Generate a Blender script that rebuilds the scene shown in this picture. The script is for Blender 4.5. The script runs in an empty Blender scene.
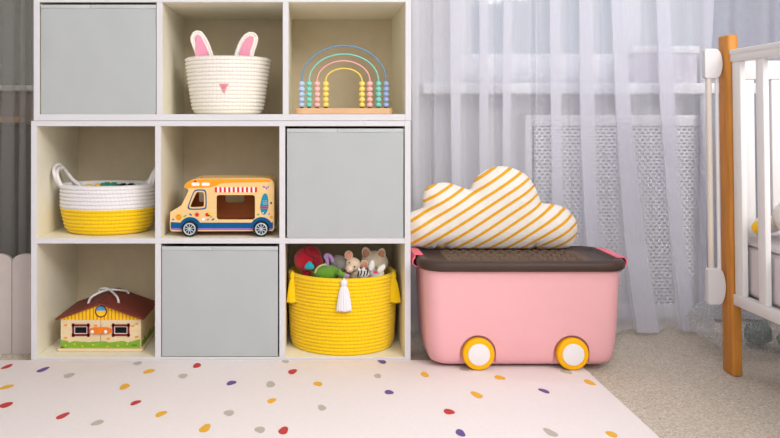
import bpy, bmesh, math, random
from mathutils import Vector, Matrix, noise
random.seed(7)
C = bpy.context.scene.collection
PI = math.pi
E, F, CX, CY, DS = 0.68, 790.0, 313.0, 119.0, 2.2    # eye height, focal in px, principal point, distance to shelf front

def W(px, py, D):
    return Vector(((px-CX)*D/F, D-DS, E+(CY-py)*D/F))

# ---------------------------------------------------------------- materials
def lin(c):
    return tuple(((v/255)/12.92 if v/255 <= .04045 else ((v/255+.055)/1.055)**2.4) for v in c)
MATS = {}
def mat(name, rgb, rough=.6, var=.06, vscale=30, bump=0, bscale=200, sheen=0, spec=.18, metal=0, sss=0, coat=0, stretch=None):
    m = bpy.data.materials.new(name); m.use_nodes = True
    nt = m.node_tree; N = nt.nodes; L = nt.links
    b = N['Principled BSDF']; c = lin(rgb)
    b.inputs['Roughness'].default_value = rough
    b.inputs['Specular IOR Level'].default_value = spec
    b.inputs['Metallic'].default_value = metal
    b.inputs['Sheen Weight'].default_value = sheen
    b.inputs['Coat Weight'].default_value = coat
    tc = N.new('ShaderNodeTexCoord'); mp = N.new('ShaderNodeMapping')
    if stretch: mp.inputs['Scale'].default_value = stretch
    L.new(tc.outputs['Object'], mp.inputs['Vector'])
    n = N.new('ShaderNodeTexNoise'); n.inputs['Scale'].default_value = vscale; n.inputs['Detail'].default_value = 4
    L.new(mp.outputs['Vector'], n.inputs['Vector'])
    r = N.new('ShaderNodeValToRGB')
    r.color_ramp.elements[0].position = .3; r.color_ramp.elements[1].position = .7
    r.color_ramp.elements[0].color = tuple(max(0, v*(1-var)) for v in c)+(1,)
    r.color_ramp.elements[1].color = tuple(min(1, v*(1+var)) for v in c)+(1,)
    L.new(n.outputs['Fac'], r.inputs['Fac']); L.new(r.outputs['Color'], b.inputs['Base Color'])
    if bump:
        n2 = N.new('ShaderNodeTexNoise'); n2.inputs['Scale'].default_value = bscale; n2.inputs['Detail'].default_value = 3
        L.new(mp.outputs['Vector'], n2.inputs['Vector'])
        bp = N.new('ShaderNodeBump'); bp.inputs['Strength'].default_value = bump; bp.inputs['Distance'].default_value = .004
        L.new(n2.outputs['Fac'], bp.inputs['Height']); L.new(bp.outputs['Normal'], b.inputs['Normal'])
    MATS[name] = m
    return m
white_lam = mat('white_laminate', (216,214,218), .5, .01)
warm_lit_lam = mat('white_laminate_warm_lit', (243,237,216), .55, .015)  # same white boards, warm light of the cells put into the colour
back_board = mat('back_board', (214,198,168), .7, .03)
grey_fab = mat('grey_fabric', (181,185,186), .85, .02, 12, .25, 900, .2)
grey_hem = mat('grey_hem', (192,195,196), .85, .02, 12, .25, 900, .2)
cream_rope = mat('cream_rope', (246,240,232), .9, .04, 200, .3, 900, .2)
white_rope = mat('white_rope', (238,234,236), .9, .04, 200, .3, 900, .2)
yellow_rope = mat('yellow_rope', (253,210,18), .9, .06, 200, .3, 900, .2)
pink_felt = mat('pink_felt', (240,160,185), .9, .08, 150, .4, 700, .3)
pink_thread = mat('pink_thread', (240,150,162), .8, .08, 300)
pine = mat('light_wood', (222,180,140), .5, .08, 8, stretch=(1,8,8))
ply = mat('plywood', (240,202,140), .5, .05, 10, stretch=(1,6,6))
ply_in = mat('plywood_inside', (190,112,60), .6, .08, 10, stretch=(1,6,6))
orange_p = mat('orange_paint', (245,160,30), .4, .03)
blue_p = mat('blue_paint', (0,88,142), .4, .03)
purple_p = mat('purple_paint', (150,110,190), .4, .03)
red_p = mat('red_paint', (222,40,40), .4, .03)
white_p = mat('white_paint', (245,240,238), .4, .02)
teal_p = mat('teal_paint', (25,140,170), .4, .05)
green_p = mat('green_paint', (130,175,55), .45, .08, 60)
black_p = mat('black_paint', (16,15,16), .4, .03)
tyre_m = mat('tyre_black', (28,28,30), .5, .03)
silver_p = mat('silver_paint', (190,198,205), .35, .03, metal=.2)
yellow_p = mat('yellow_paint', (250,200,40), .45, .03)
darkred_p = mat('dark_red_paint', (128,42,40), .5, .06)
roof_m = mat('roof_brown_red', (122,56,46), .5, .08, 25)
beige_wall = mat('toy_beige_wood', (232,208,168), .55, .05, 12, stretch=(1,6,6))
pink_pl = mat('pink_plastic', (236,176,181), .38, .01, spec=.4)
pink_clip = mat('pink_clip_plastic', (245,120,140), .35, .01)
brown_pl = mat('brown_plastic', (74,58,52), .4, .03)
brown_pl2 = mat('brown_plastic_relief', (108,88,74), .5, .06)
yellow_pl = mat('yellow_plastic', (250,184,15), .35, .01)
white_pl = mat('white_plastic', (236,232,232), .4, .01)
crib_white = mat('crib_white_lacquer', (238,236,236), .4, .01)
crib_cream = mat('crib_cream_lacquer', (226,216,204), .45, .01)
oak = mat('crib_wood', (206,138,62), .4, .14, 22, stretch=(3,3,.35))
sheet_m = mat('sheet', (226,218,220), .9, .03, 20, .2, 300)
black_sp = mat('dark_spacer', (60,55,50), .5, .03)
B_blue = mat('bead_blue', (184,204,234), .45, .02); B_mint = mat('bead_mint', (132,212,196), .45, .02)
B_pink = mat('bead_pink', (250,190,184), .45, .02); B_yel = mat('bead_yellow', (252,222,116), .45, .02)
W_blue = mat('wire_blue', (108,152,186), .4, .02); W_mint = mat('wire_mint', (142,208,190), .4, .02)
B_blue2 = mat('bead_periwinkle', (160,180,220), .45, .02)
W_pink = mat('wire_pink', (240,172,168), .4, .02); W_yel = mat('wire_yellow', (246,212,96), .4, .02)
wall_m = mat('wall_paint', (216,215,218), .9, .01, 5)
wall_dark = mat('wall_taupe', (150,140,134), .9, .05, 6)
ceil_m = mat('ceiling_paint', (240,240,240), .9, .01)
frame_m = mat('window_white', (236,236,240), .5, .01)
screen_m = mat('radiator_screen_white', (244,244,248), .5, .01)
fence_m = mat('scallop_board', (196,184,180), .7, .03)
greycurt = mat('grey_curtain', (168,170,182), .9, .04, 60, .3, 500)
rug_m = mat('rug_cotton', (248,238,236), .95, .015, 90, .35, 450, .1)
spot = {'r': mat('spot_red', (200,72,68), .95, .05, 200), 'y': mat('spot_yellow', (238,180,64), .95, .05, 200),
        'p': mat('spot_purple', (112,92,150), .95, .05, 200), 'g': mat('spot_grey', (194,186,174), .95, .05, 200)}
knit = lambda n, c: mat(n, c, .95, .12, 260, .9, 420, .3)
k_red = knit('knit_red', (190,20,45)); k_green = knit('knit_green', (110,165,45)); k_teal = knit('knit_teal', (30,170,190))
k_lilac = knit('knit_lilac', (190,150,205)); k_dkred = knit('knit_dark_red', (150,15,35)); k_pale = knit('knit_pale_green', (205,215,150))
p_grey = mat('plush_grey', (226,220,215), .95, .05, 100, .5, 500, .5); p_beige = mat('plush_beige', (240,214,186), .95, .05, 100, .5, 500, .5)
p_tan = mat('plush_tan', (252,236,214), .95, .06, 100, .5, 500, .5); p_ear = mat('plush_ear_pink', (232,160,135), .95, .05, 100, .5, 500, .5)
p_white = mat('plush_white', (238,234,234), .95, .03, 100, .5, 500, .5); p_pink = mat('plush_hot_pink', (225,70,110), .9, .05)

# carpet: speckled loop pile
def carpet():
    m = mat('carpet', (206,190,170), .98, .05, 3)
    nt = m.node_tree; N = nt.nodes; L = nt.links; b = N['Principled BSDF']
    tc = N.new('ShaderNodeTexCoord')
    v = N.new('ShaderNodeTexVoronoi'); v.inputs['Scale'].default_value = 330
    n = N.new('ShaderNodeTexNoise'); n.inputs['Scale'].default_value = 210; n.inputs['Detail'].default_value = 5
    L.new(tc.outputs['Object'], v.inputs['Vector']); L.new(tc.outputs['Object'], n.inputs['Vector'])
    r = N.new('ShaderNodeValToRGB'); r.color_ramp.elements[0].position = .3; r.color_ramp.elements[1].position = .72
    r.color_ramp.elements[0].color = lin((196,180,160))+(1,); r.color_ramp.elements[1].color = lin((250,240,224))+(1,)
    L.new(n.outputs['Fac'], r.inputs['Fac']); L.new(r.outputs['Color'], b.inputs['Base Color'])
    mx = N.new('ShaderNodeMath'); mx.operation = 'ADD'; L.new(v.outputs['Distance'], mx.inputs[0]); L.new(n.outputs['Fac'], mx.inputs[1])
    bp = N.new('ShaderNodeBump'); bp.inputs['Strength'].default_value = .8; bp.inputs['Distance'].default_value = .005
    L.new(mx.outputs[0], bp.inputs['Height']); L.new(bp.outputs['Normal'], b.inputs['Normal'])
    return m
carpet_m = carpet()

def sheer(name, rgb, transp, warp=.08):
    m = bpy.data.materials.new(name); m.use_nodes = True
    nt = m.node_tree; N = nt.nodes; L = nt.links; N.clear()
    out = N.new('ShaderNodeOutputMaterial')
    tr = N.new('ShaderNodeBsdfTransparent'); df = N.new('ShaderNodeBsdfDiffuse'); tl = N.new('ShaderNodeBsdfTranslucent')
    c = lin(rgb)+(1,)
    df.inputs['Color'].default_value = c; tl.inputs['Color'].default_value = c
    m1 = N.new('ShaderNodeMixShader'); m1.inputs[0].default_value = .4
    L.new(df.outputs[0], m1.inputs[1]); L.new(tl.outputs[0], m1.inputs[2])
    tc = N.new('ShaderNodeTexCoord'); mp = N.new('ShaderNodeMapping'); mp.inputs['Scale'].default_value = (1,1,.08)
    n = N.new('ShaderNodeTexNoise'); n.inputs['Scale'].default_value = 260; n.inputs['Detail'].default_value = 3
    L.new(tc.outputs['Object'], mp.inputs[0]); L.new(mp.outputs[0], n.inputs['Vector'])
    mr = N.new('ShaderNodeMapRange'); mr.inputs[1].default_value = .3; mr.inputs[2].default_value = .7
    mr.inputs[3].default_value = 1-transp-warp; mr.inputs[4].default_value = 1-transp+warp
    L.new(n.outputs['Fac'], mr.inputs[0])
    m2 = N.new('ShaderNodeMixShader')
    L.new(mr.outputs[0], m2.inputs[0]); L.new(tr.outputs[0], m2.inputs[1]); L.new(m1.outputs[0], m2.inputs[2])
    L.new(m2.outputs[0], out.inputs[0])
    return m
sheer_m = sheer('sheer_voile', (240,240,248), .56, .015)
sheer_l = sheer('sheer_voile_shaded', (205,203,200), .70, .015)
bag_m = sheer('clear_plastic_film', (225,225,225), .70, .2)
pane_m = bpy.data.materials.new('window_glass'); pane_m.use_nodes = True
def _pane():
    N = pane_m.node_tree.nodes; L = pane_m.node_tree.links; N.clear()
    o = N.new('ShaderNodeOutputMaterial'); g = N.new('ShaderNodeBsdfGlossy'); t = N.new('ShaderNodeBsdfTransparent'); x = N.new('ShaderNodeMixShader')
    g.inputs['Roughness'].default_value = .02; x.inputs[0].default_value = .06
    n = N.new('ShaderNodeTexNoise'); n.inputs['Scale'].default_value = 3
    r = N.new('ShaderNodeValToRGB'); r.color_ramp.elements[0].color = (.9,.92,.95,1); r.color_ramp.elements[1].color = (1,1,1,1)
    L.new(n.outputs['Fac'], r.inputs['Fac']); L.new(r.outputs[0], t.inputs[0])
    L.new(t.outputs[0], x.inputs[1]); L.new(g.outputs[0], x.inputs[2]); L.new(x.outputs[0], o.inputs[0])
_pane()

def stripes():
    m = mat('cloud_fabric', (236,228,220), .95, .02, 40, .3, 700, .2)
    nt = m.node_tree; N = nt.nodes; L = nt.links; b = N['Principled BSDF']
    tc = N.new('ShaderNodeTexCoord'); sp = N.new('ShaderNodeSeparateXYZ'); L.new(tc.outputs['Object'], sp.inputs[0])
    n = N.new('ShaderNodeTexNoise'); n.inputs['Scale'].default_value = 4; n.inputs['Detail'].default_value = 0
    L.new(tc.outputs['Object'], n.inputs['Vector'])
    def M(op, a, bb):
        k = N.new('ShaderNodeMath'); k.operation = op
        for i, v in enumerate((a, bb)):
            if v is None: continue
            if isinstance(v, (int, float)): k.inputs[i].default_value = v
            else: L.new(v, k.inputs[i])
        return k.outputs[0]
    ang = math.radians(33)
    s = M('SUBTRACT', M('MULTIPLY', sp.outputs['Z'], math.cos(ang)), M('MULTIPLY', sp.outputs['X'], math.sin(ang)))
    s = M('ADD', s, M('MULTIPLY', n.outputs['Fac'], .022))
    s = M('FRACT', M('DIVIDE', M('ADD', s, 3.004), .0262), None)
    s = M('ABSOLUTE', M('SUBTRACT', s, .5), None)
    k = N.new('ShaderNodeMapRange'); k.inputs[1].default_value = .135; k.inputs[2].default_value = .165
    L.new(s, k.inputs[0])
    mx = N.new('ShaderNodeMixRGB'); L.new(k.outputs[0], mx.inputs[0])
    mx.inputs[1].default_value = lin((222,160,22))+(1,); mx.inputs[2].default_value = lin((232,224,216))+(1,)
    L.new(mx.outputs[0], b.inputs['Base Color'])
    return m
cloud_m = stripes()

# ---------------------------------------------------------------- object helpers
def finish(bm, name, mats, smooth=30):
    me = bpy.data.meshes.new(name)
    bmesh.ops.recalc_face_normals(bm, faces=bm.faces)
    bm.to_mesh(me); bm.free()
    for m in (mats if isinstance(mats, (list, tuple)) else [mats]): me.materials.append(m)
    if smooth:
        for p in me.polygons: p.use_smooth = True
        me.set_sharp_from_angle(angle=math.radians(smooth))
    return me
def tag(o, label=None, cat=None, group=None, kind=None):
    if label: o['label'] = label
    if cat: o['category'] = cat
    if group: o['group'] = group
    if kind: o['kind'] = kind
    return o
def thing(name, loc, label, cat, group=None):
    o = bpy.data.objects.new(name, None); C.objects.link(o); o.empty_display_size = .02
    o.location = loc
    return tag(o, label, cat, group)
def part(name, bm, mats, root, smooth=30, label=None):
    me = finish(bm, name, mats, smooth)
    o = bpy.data.objects.new(name, me); C.objects.link(o)
    o.parent = root
    if root.type == 'EMPTY': o.matrix_parent_inverse = Matrix.Translation(-root.location)
    if label: o['label'] = label
    return o
def solo(name, bm, mats, smooth=30, label=None, cat=None, group=None, kind=None):
    vs = [v.co for v in bm.verts]
    b = Vector(((min(v.x for v in vs)+max(v.x for v in vs))/2, (min(v.y for v in vs)+max(v.y for v in vs))/2, min(v.z for v in vs)))
    for v in bm.verts: v.co -= b
    me = finish(bm, name, mats, smooth)
    o = bpy.data.objects.new(name, me); C.objects.link(o); o.location = b
    return tag(o, label, cat, group, kind)
def setmi(bm, n0, mi):
    bm.faces.ensure_lookup_table()
    for f in bm.faces[n0:]: f.material_index = mi
def box(bm, x0, x1, y0, y1, z0, z1, bev=0, mi=0, seg=2):
    n0 = len(bm.faces)
    t = bmesh.new(); bmesh.ops.create_cube(t, size=1)
    for v in t.verts:
        v.co = Vector(((x0+x1)/2+v.co.x*(x1-x0), (y0+y1)/2+v.co.y*(y1-y0), (z0+z1)/2+v.co.z*(z1-z0)))
    if bev: bmesh.ops.bevel(t, geom=t.edges[:], offset=bev, segments=seg, affect='EDGES', profile=.5)
    merge(bm, t, mi)
def merge(bm, t, mi=0):
    me = bpy.data.meshes.new('tmp'); t.to_mesh(me); t.free()
    n0 = len(bm.faces); bm.from_mesh(me); bpy.data.meshes.remove(me)
    setmi(bm, n0, mi)
def plate(bm, loops, y, th, mi=0, bev=0, res=2):
    """flat board in the XZ plane: loops of (x,z), first the outline, then holes"""
    cu = bpy.data.curves.new('tmpc', 'CURVE'); cu.dimensions = '2D'; cu.fill_mode = 'BOTH'
    cu.extrude = max(th/2-bev, 0); cu.bevel_depth = bev; cu.bevel_resolution = 1; cu.offset = -bev
    for lp in loops:
        s = cu.splines.new('POLY'); s.points.add(len(lp)-1); s.use_cyclic_u = True
        for p, q in zip(s.points, lp): p.co = (q[0], q[1], 0, 1)
    o = bpy.data.objects.new('tmpo', cu); C.objects.link(o)
    dg = bpy.context.evaluated_depsgraph_get(); dg.update()
    me = bpy.data.meshes.new_from_object(o.evaluated_get(dg))
    bpy.data.objects.remove(o); bpy.data.curves.remove(cu)
    me.transform(Matrix(((1,0,0,0),(0,0,-1,y),(0,1,0,0),(0,0,0,1))))
    for p in me.polygons: p.material_index = 0
    n0 = len(bm.faces); bm.from_mesh(me); bpy.data.meshes.remove(me); setmi(bm, n0, mi)
def circ(cx, cz, rx, rz=None, n=32, a0=0, a1=2*PI, rot=0):
    rz = rz or rx; full = abs(a1-a0-2*PI) < 1e-6
    out = []
    for i in range(n if full else n+1):
        a = a0+(a1-a0)*i/n; x, z = rx*math.cos(a), rz*math.sin(a)
        out.append((cx+x*math.cos(rot)-z*math.sin(rot), cz+x*math.sin(rot)+z*math.cos(rot)))
    return out
def rrect(x0, x1, z0, z1, r, n=5):
    out = []
    for (cx, cz, a) in ((x1-r, z1-r, 0), (x0+r, z1-r, PI/2), (x0+r, z0+r, PI), (x1-r, z0+r, 1.5*PI)):
        for i in range(n+1):
            b = a+PI/2*i/n; out.append((cx+r*math.cos(b), cz+r*math.sin(b)))
    return out
def rounded(poly, r=.3, n=4, it=2):
    """Chaikin corner cutting"""
    for _ in range(it):
        o = []
        for i in range(len(poly)):
            a, b = poly[i], poly[(i+1) % len(poly)]
            o.append((a[0]*.78+b[0]*.22, a[1]*.78+b[1]*.22)); o.append((a[0]*.22+b[0]*.78, a[1]*.22+b[1]*.78))
        poly = o
    return poly
def catmull(P, n=8, cyc=False):
    P = [Vector(p) for p in P]; out = []
    m = len(P); rng = range(m if cyc else m-1)
    for i in rng:
        if cyc: a, b, c, d = P[(i-1) % m], P[i], P[(i+1) % m], P[(i+2) % m]
        else: a, b, c, d = P[max(i-1,0)], P[i], P[i+1], P[min(i+2,m-1)]
        for j in range(n):
            t = j/n
            out.append(.5*((2*b)+(c-a)*t+(2*a-5*b+4*c-d)*t*t+(3*b-a-3*c+d)*t**3))
    if not cyc: out.append(P[-1])
    return out
def tube(bm, pts, r, seg=10, mi=0, twist=0, amp=0, cyc=False, taper=None):
    n0 = len(bm.faces); pts = [Vector(p) for p in pts]; n = len(pts); rings = []
    up = Vector((0,0,1)); L = 0
    for i, p in enumerate(pts):
        if cyc: d = pts[(i+1) % n]-pts[i-1]
        else: d = pts[min(i+1,n-1)]-pts[max(i-1,0)]
        d.normalize()
        if i: L += (p-pts[i-1]).length
        s = d.cross(up)
        if s.length < .1: s = d.cross(Vector((0,1,0)))
        s.normalize(); u = s.cross(d)
        up = u
        rr = r*(taper(i/(n-1)) if taper else 1)
        rings.append([bm.verts.new(p+(s*math.cos(2*PI*k/seg)+u*math.sin(2*PI*k/seg))*(rr*(1+amp*math.cos(3*(2*PI*k/seg)+twist*L)))) for k in range(seg)])
    for i in range(n if cyc else n-1):
        a, b = rings[i], rings[(i+1) % n]
        for k in range(seg): bm.faces.new((a[k], a[(k+1) % seg], b[(k+1) % seg], b[k]))
    if not cyc:
        bm.faces.new(rings[0][::-1]); bm.faces.new(rings[-1])
    setmi(bm, n0, mi)
def ball(bm, c, r, mi=0, rot=None, sub=3, f=None):
    t = bmesh.new(); bmesh.ops.create_icosphere(t, subdivisions=sub, radius=1)
    r = Vector((r,r,r)) if isinstance(r, (int,float)) else Vector(r)
    M = (rot.to_matrix() if rot else Matrix.Identity(3))
    for v in t.verts:
        q = v.co.copy()
        if f: q = f(q)
        v.co = M @ Vector((q.x*r.x, q.y*r.y, q.z*r.z)) + Vector(c)
    merge(bm, t, mi)
def cyl(bm, c, r, h, axis='Y', seg=40, mi=0, bev=0):
    t = bmesh.new(); bmesh.ops.create_cone(t, cap_ends=True, segments=seg, radius1=r, radius2=r, depth=h)
    if bev: bmesh.ops.bevel(t, geom=[e for e in t.edges if abs(e.verts[0].co.z-e.verts[1].co.z) < 1e-6], offset=bev, segments=3, affect='EDGES', profile=.5)
    R = Matrix.Rotation(PI/2, 3, 'X') if axis == 'Y' else (Matrix.Rotation(PI/2, 3, 'Y') if axis == 'X' else Matrix.Identity(3))
    for v in t.verts: v.co = R @ v.co + Vector(c)
    merge(bm, t, mi)
def B(): return bmesh.new()
from mathutils import Euler

# ---------------------------------------------------------------- the room
YW = .56
b = B(); box(b, -2.2, 2.6, -3.2, 1.2, -.05, 0); tag(solo('floor', b, carpet_m, 0), 'beige loop pile carpet', 'floor', kind='structure')
WX0, WX1, WZ0, WZ1 = .50, 2.0, .80, 2.15
b = B()
box(b, -2.2, WX0, YW, YW+.12, 0, 2.5); box(b, WX1, 2.6, YW, YW+.12, 0, 2.5)
box(b, WX0, WX1, YW, YW+.12, 0, WZ0-.0); box(b, WX0, WX1, YW, YW+.12, WZ1, 2.5)
tag(solo('wall_back', b, wall_m, 0), 'pale painted wall behind the curtains', 'wall', kind='structure')
b = B(); box(b, -2.3, -2.2, -3.2, YW, 0, 2.5); tag(solo('wall_left', b, wall_dark, 0), 'side wall out of view on the left', 'wall', kind='structure')
b = B(); box(b, 2.6, 2.7, -3.2, YW, 0, 2.5); tag(solo('wall_right', b, wall_m, 0), 'side wall out of view on the right', 'wall', kind='structure')
b = B(); box(b, -2.2, 2.6, -3.2, YW, 2.5, 2.55); tag(solo('ceiling', b, ceil_m, 0), 'white ceiling', 'ceiling', kind='structure')
# window
b = B()
y0, y1 = YW+.03, YW+.09
box(b, WX0, WX1, y0, y1, WZ0, WZ0+.11, .004); box(b, WX0, WX1, y0, y1, WZ1-.07, WZ1, .004)
for x in (WX0, 1.10, WX1-.06): box(b, x, x+.06, y0, y1, WZ0+.11, WZ1-.07, .004)
win = solo('window_1', b, frame_m, 30, 'white framed window behind the sheer curtain', 'window', kind='structure')
b = B(); box(b, WX0+.06, 1.10, y0+.025, y0+.03, WZ0+.11, WZ1-.07); box(b, 1.16, WX1-.06, y0+.025, y0+.03, WZ0+.11, WZ1-.07)
for v in b.verts: v.co -= win.location
p = part('window_pane', b, pane_m, win, 0)
b = B(); box(b, .367, 2.0, YW-.13, YW+.03, .764, .80, .005)
tag(solo('trim_1', b, frame_m, 30), 'white window sill', 'sill', kind='structure')

# radiator screen: frame and honeycomb lattice
SX0, SX1, SZ1, SY = .722, 2.0, .694, .485
scr = thing('radiator_screen', ((SX0+SX1)/2, SY, 0), 'white latticed radiator cover standing below the window sill behind the curtain', 'radiator cover')
b = B()
box(b, SX0, SX0+.024, SY, SY+.025, 0, SZ1, .002); box(b, SX1-.024, SX1, SY, SY+.025, 0, SZ1, .002)
box(b, SX0+.024, SX1-.024, SY, SY+.025, SZ1-.038, SZ1, .002); box(b, SX0+.024, SX1-.024, SY, SY+.025, .0, .05, .002)
part('frame', b, screen_m, scr)
b = B()
hx, hz = .0190, .0118      # brick-staggered slots
ax0, ax1, az0, az1 = SX0+.022, SX1-.022, .048, SZ1-.036
nr = int((az1-az0)/hz)+1; nc = int((ax1-ax0)/hx)+1
for j in range(nr):
    for i in range(nc):
        cx = ax0+hx*(i+.5+(.5 if j % 2 else 0)); cz = az0+hz*(j+.5)
        if cx > ax1: continue
        o = [(cx-hx/2, cz-hz/2), (cx, cz-hz/2), (cx+hx/2, cz-hz/2), (cx+hx/2, cz+hz/2), (cx, cz+hz/2), (cx-hx/2, cz+hz/2)]
        q = [(cx-hx*.34, cz-hz*.0), (cx-hx*.22, cz-hz*.23), (cx+hx*.22, cz-hz*.23), (cx+hx*.34, cz), (cx+hx*.22, cz+hz*.23), (cx-hx*.22, cz+hz*.23)]
        o = [((cx-hx/2), cz), (cx-hx/2, cz-hz/2), (cx+hx/2, cz-hz/2), (cx+hx/2, cz), (cx+hx/2, cz+hz/2), (cx-hx/2, cz+hz/2)]
        ov = [b.verts.new((x, SY+.010, z)) for x, z in o]; qv = [b.verts.new((x, SY+.010, z)) for x, z in q]
        for k in range(6): b.faces.new((ov[k], ov[(k+1) % 6], qv[(k+1) % 6], qv[k]))
part('lattice', b, screen_m, scr, 0)
b = B(); box(b, SX0, SX1, SY+.025, YW, SZ1-.02, SZ1, .002); box(b, SX0, SX0+.018, SY+.025, YW, 0, SZ1-.02)
part('side_panel', b, screen_m, scr)

rad = thing('radiator', (1.36, .533, .06), 'plain grey radiator panel added behind the latticed cover to darken its slots', 'radiator')  # flat panel added behind the lattice so its slots look darker
b = B(); box(b, .76, 1.97, SY+.040, SY+.062, .06, .665, .004); part('body', b, mat('slot_backing_grey', (184,186,192), .8, .05), rad)
b = B()
for x in (.85, 1.85):
    b = B(); box(b, x, x+.03, SY+.040, SY+.062, 0, .06, .002); part('leg', b, MATS['slot_backing_grey'], rad)

# objects on the sill, faint behind the curtain
mauve = mat('mauve_card', (206,200,212), .8, .15, 30)
s = thing('storage_box', (1.20, .50, .80), 'mauve patterned box on the window sill behind the curtain', 'box')
b = B(); box(b, 1.08, 1.29, .45, .55, .80, .90, .004); part('body', b, mauve, s)
b = B(); box(b, 1.074, 1.296, .445, .555, .90, .925, .004); part('lid', b, frame_m, s)
b = B(); cyl(b, (1.36, .50, .86), .035, .12, 'Z', 24, 0, .006)
solo('storage_tin', b, mat('pale_yellow_tin', (226,214,180), .6, .1), 30, 'pale yellow tin beside the mauve box on the window sill', 'tin')

# ---------------------------------------------------------------- curtains
def curtain(name, keys, ztop, zbot, mats, label, flare=.06, rows=60, nseg=7, wob=.006, group=None):
    """keys: list of (x at z=1.06, x at z=0, y) in path order; overlapping x makes layered pleats"""
    b = B(); grid = []
    for r in range(rows+1):
        z = ztop+(zbot-ztop)*r/rows
        t = max(0, min(1, 1-z/1.06)); tt = 1-z/1.06
        tt = max(tt, -.4)
        P = []
        for k, (xa, xb, y) in enumerate(keys):
            x = xa+(xb-xa)*(tt if tt < 0 else (tt*.6+.4*tt*tt))
            yy = y-flare*t**3*(1+.35*math.sin(k*.9))+wob*math.sin(7*z+k*1.7)*(.3+t)
            P.append(Vector((x, yy, z)))
        grid.append([b.verts.new(p) for p in catmull(P, nseg)])
    for r in range(rows):
        for i in range(len(grid[0])-1):
            b.faces.new((grid[r][i], grid[r][i+1], grid[r+1][i+1], grid[r+1][i]))
    o = solo(name, b, mats, 0, label, 'curtain', group)
    for p_ in o.data.polygons: p_.use_smooth = True
    return o
CD = 2.555
def cx_(px): return (px-CX)*CD/F
bands = [(411,412,419,420), (431,432,434,436), (449,451,460,461), (478,478,488,488), (502,497,512,506), (531,531,536,536), (548,550,560,563), (577,582,592,597),
         (609,626,624,648), (654,671,669,688)]
keys = [(cx_(409), cx_(409), .365)]
for k, (a0, a1, b0, b1) in enumerate(bands):
    wide = (b0-a0)
    y = .350
    if wide <= 6:
        keys.append((cx_(a0), cx_(a1), .372)); keys.append((cx_(b0), cx_(b1), .352)); continue
    keys.append((cx_(a0)-.012, cx_(a1)-.012, .380))
    keys.append((cx_(b0), cx_(b1), .372))
    keys.append((cx_(b0)-.002, cx_(b1)-.002, .364))
    keys.append((cx_(a0)+.010, cx_(a1)+.010, .358))
    keys.append((cx_(a0)+.010, cx_(a1)+.010, .354))
    keys.append((cx_(b0)-.004, cx_(b1)-.004, .350))
    keys.append((cx_(b0)-.004, cx_(b1)-.004, .346))
    keys.append((cx_(a0), cx_(a1), .338))
    keys.append((cx_(b0)+.010, cx_(b1)+.012, .332))
keys += [(cx_(690), cx_(708), .372), (cx_(702), cx_(700), .350), (cx_(712), cx_(692), .345), (cx_(711), cx_(694), .357), (cx_(706), cx_(698), .365)]
curtain('sheer_curtain', keys, 2.495, .012, sheer_m, 'white sheer voile curtain hanging in folds behind the pink toy box')
keys = [(-1.30, -1.30, .37)]
x = -1.27
wid = [.03,.04,.02,.05,.03,.04,.02,.03,.02]
for k, w in enumerate(wid):
    keys += [(x, x, .375), (x+w*1.1, x+w*1.1, .365), (x+.004, x+.006, .35), (x+w*1.05, x+w*1.0, .335)]; x += w+.018
xs = x
keys = [kk for kk in keys if kk[0] < -.86]
keys += [(-.868, -.868, .35), (-.845, -.85, .375), (-.832, -.835, .34), (-.822, -.825, .35)]
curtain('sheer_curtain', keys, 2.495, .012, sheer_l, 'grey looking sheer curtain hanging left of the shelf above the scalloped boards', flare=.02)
keys = []
x = 1.30
for k in range(14):
    keys.append((x, x, .425 if k % 2 else .455)); x += .055 if k % 2 else .075
curtain('window_curtain', keys, 2.495, .012, greycurt, 'blue grey heavier curtain hanging behind the crib at the right', flare=.0)

# dim furniture seen through the left curtain
taupe = mat('taupe_cloth', (175,160,148), .95, .06, 20, .3, 300)
s = thing('wall_shelf', (-1.02, YW-.07, .77), 'grey wall shelf seen dimly through the left curtain', 'shelf')
b = B(); box(b, -1.45, -.80, YW-.14, YW, .775, .792, .002); part('board', b, white_p, s)
b = B(); box(b, -1.42, -1.40, YW-.12, YW, .70, .775, .002); part('bracket', b, white_p, s)
b = B(); box(b, -.93, -.91, YW-.12, YW, .70, .775, .002); part('bracket', b, white_p, s)
b = B(); box(b, -1.5, -.72, YW-.025, YW-.001, 0, .66, .004)
solo('dark_wall_panel', b, mat('dark_panel', (112,106,102), .8, .06, 8), 30, 'dark grey panel against the wall behind the left curtain', 'panel')
b = B(); box(b, -1.5, -.79, YW-.02, YW-.001, .665, .77, .004)
solo('taupe_cloth_strip', b, taupe, 30, 'taupe cloth strip hanging below the wall shelf at the left edge', 'cloth')
s = thing('coat_rail', (-1.13, YW-.09, .68), 'short wooden rail seen through the left curtain at the photo edge', 'rail')
b = B(); box(b, -1.30, -.985, YW-.11, YW-.09, .668, .688, .004); part('bar', b, pine, s)
b = B(); box(b, -1.28, -1.26, YW-.09, YW-.02, .67, .686); part('bracket', b, pine, s)
b = B(); box(b, -1.02, -1.00, YW-.09, YW-.02, .67, .686); part('bracket', b, pine, s)

b = B(); box(b, -1.5, -.72, YW-.012, YW-.001, .80, 2.3, .003)
solo('grey_wall_panel', b, mat('grey_panel', (178,180,174), .85, .05, 6), 30, 'grey green panel on the wall above the wall shelf at the left edge', 'panel')

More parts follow.
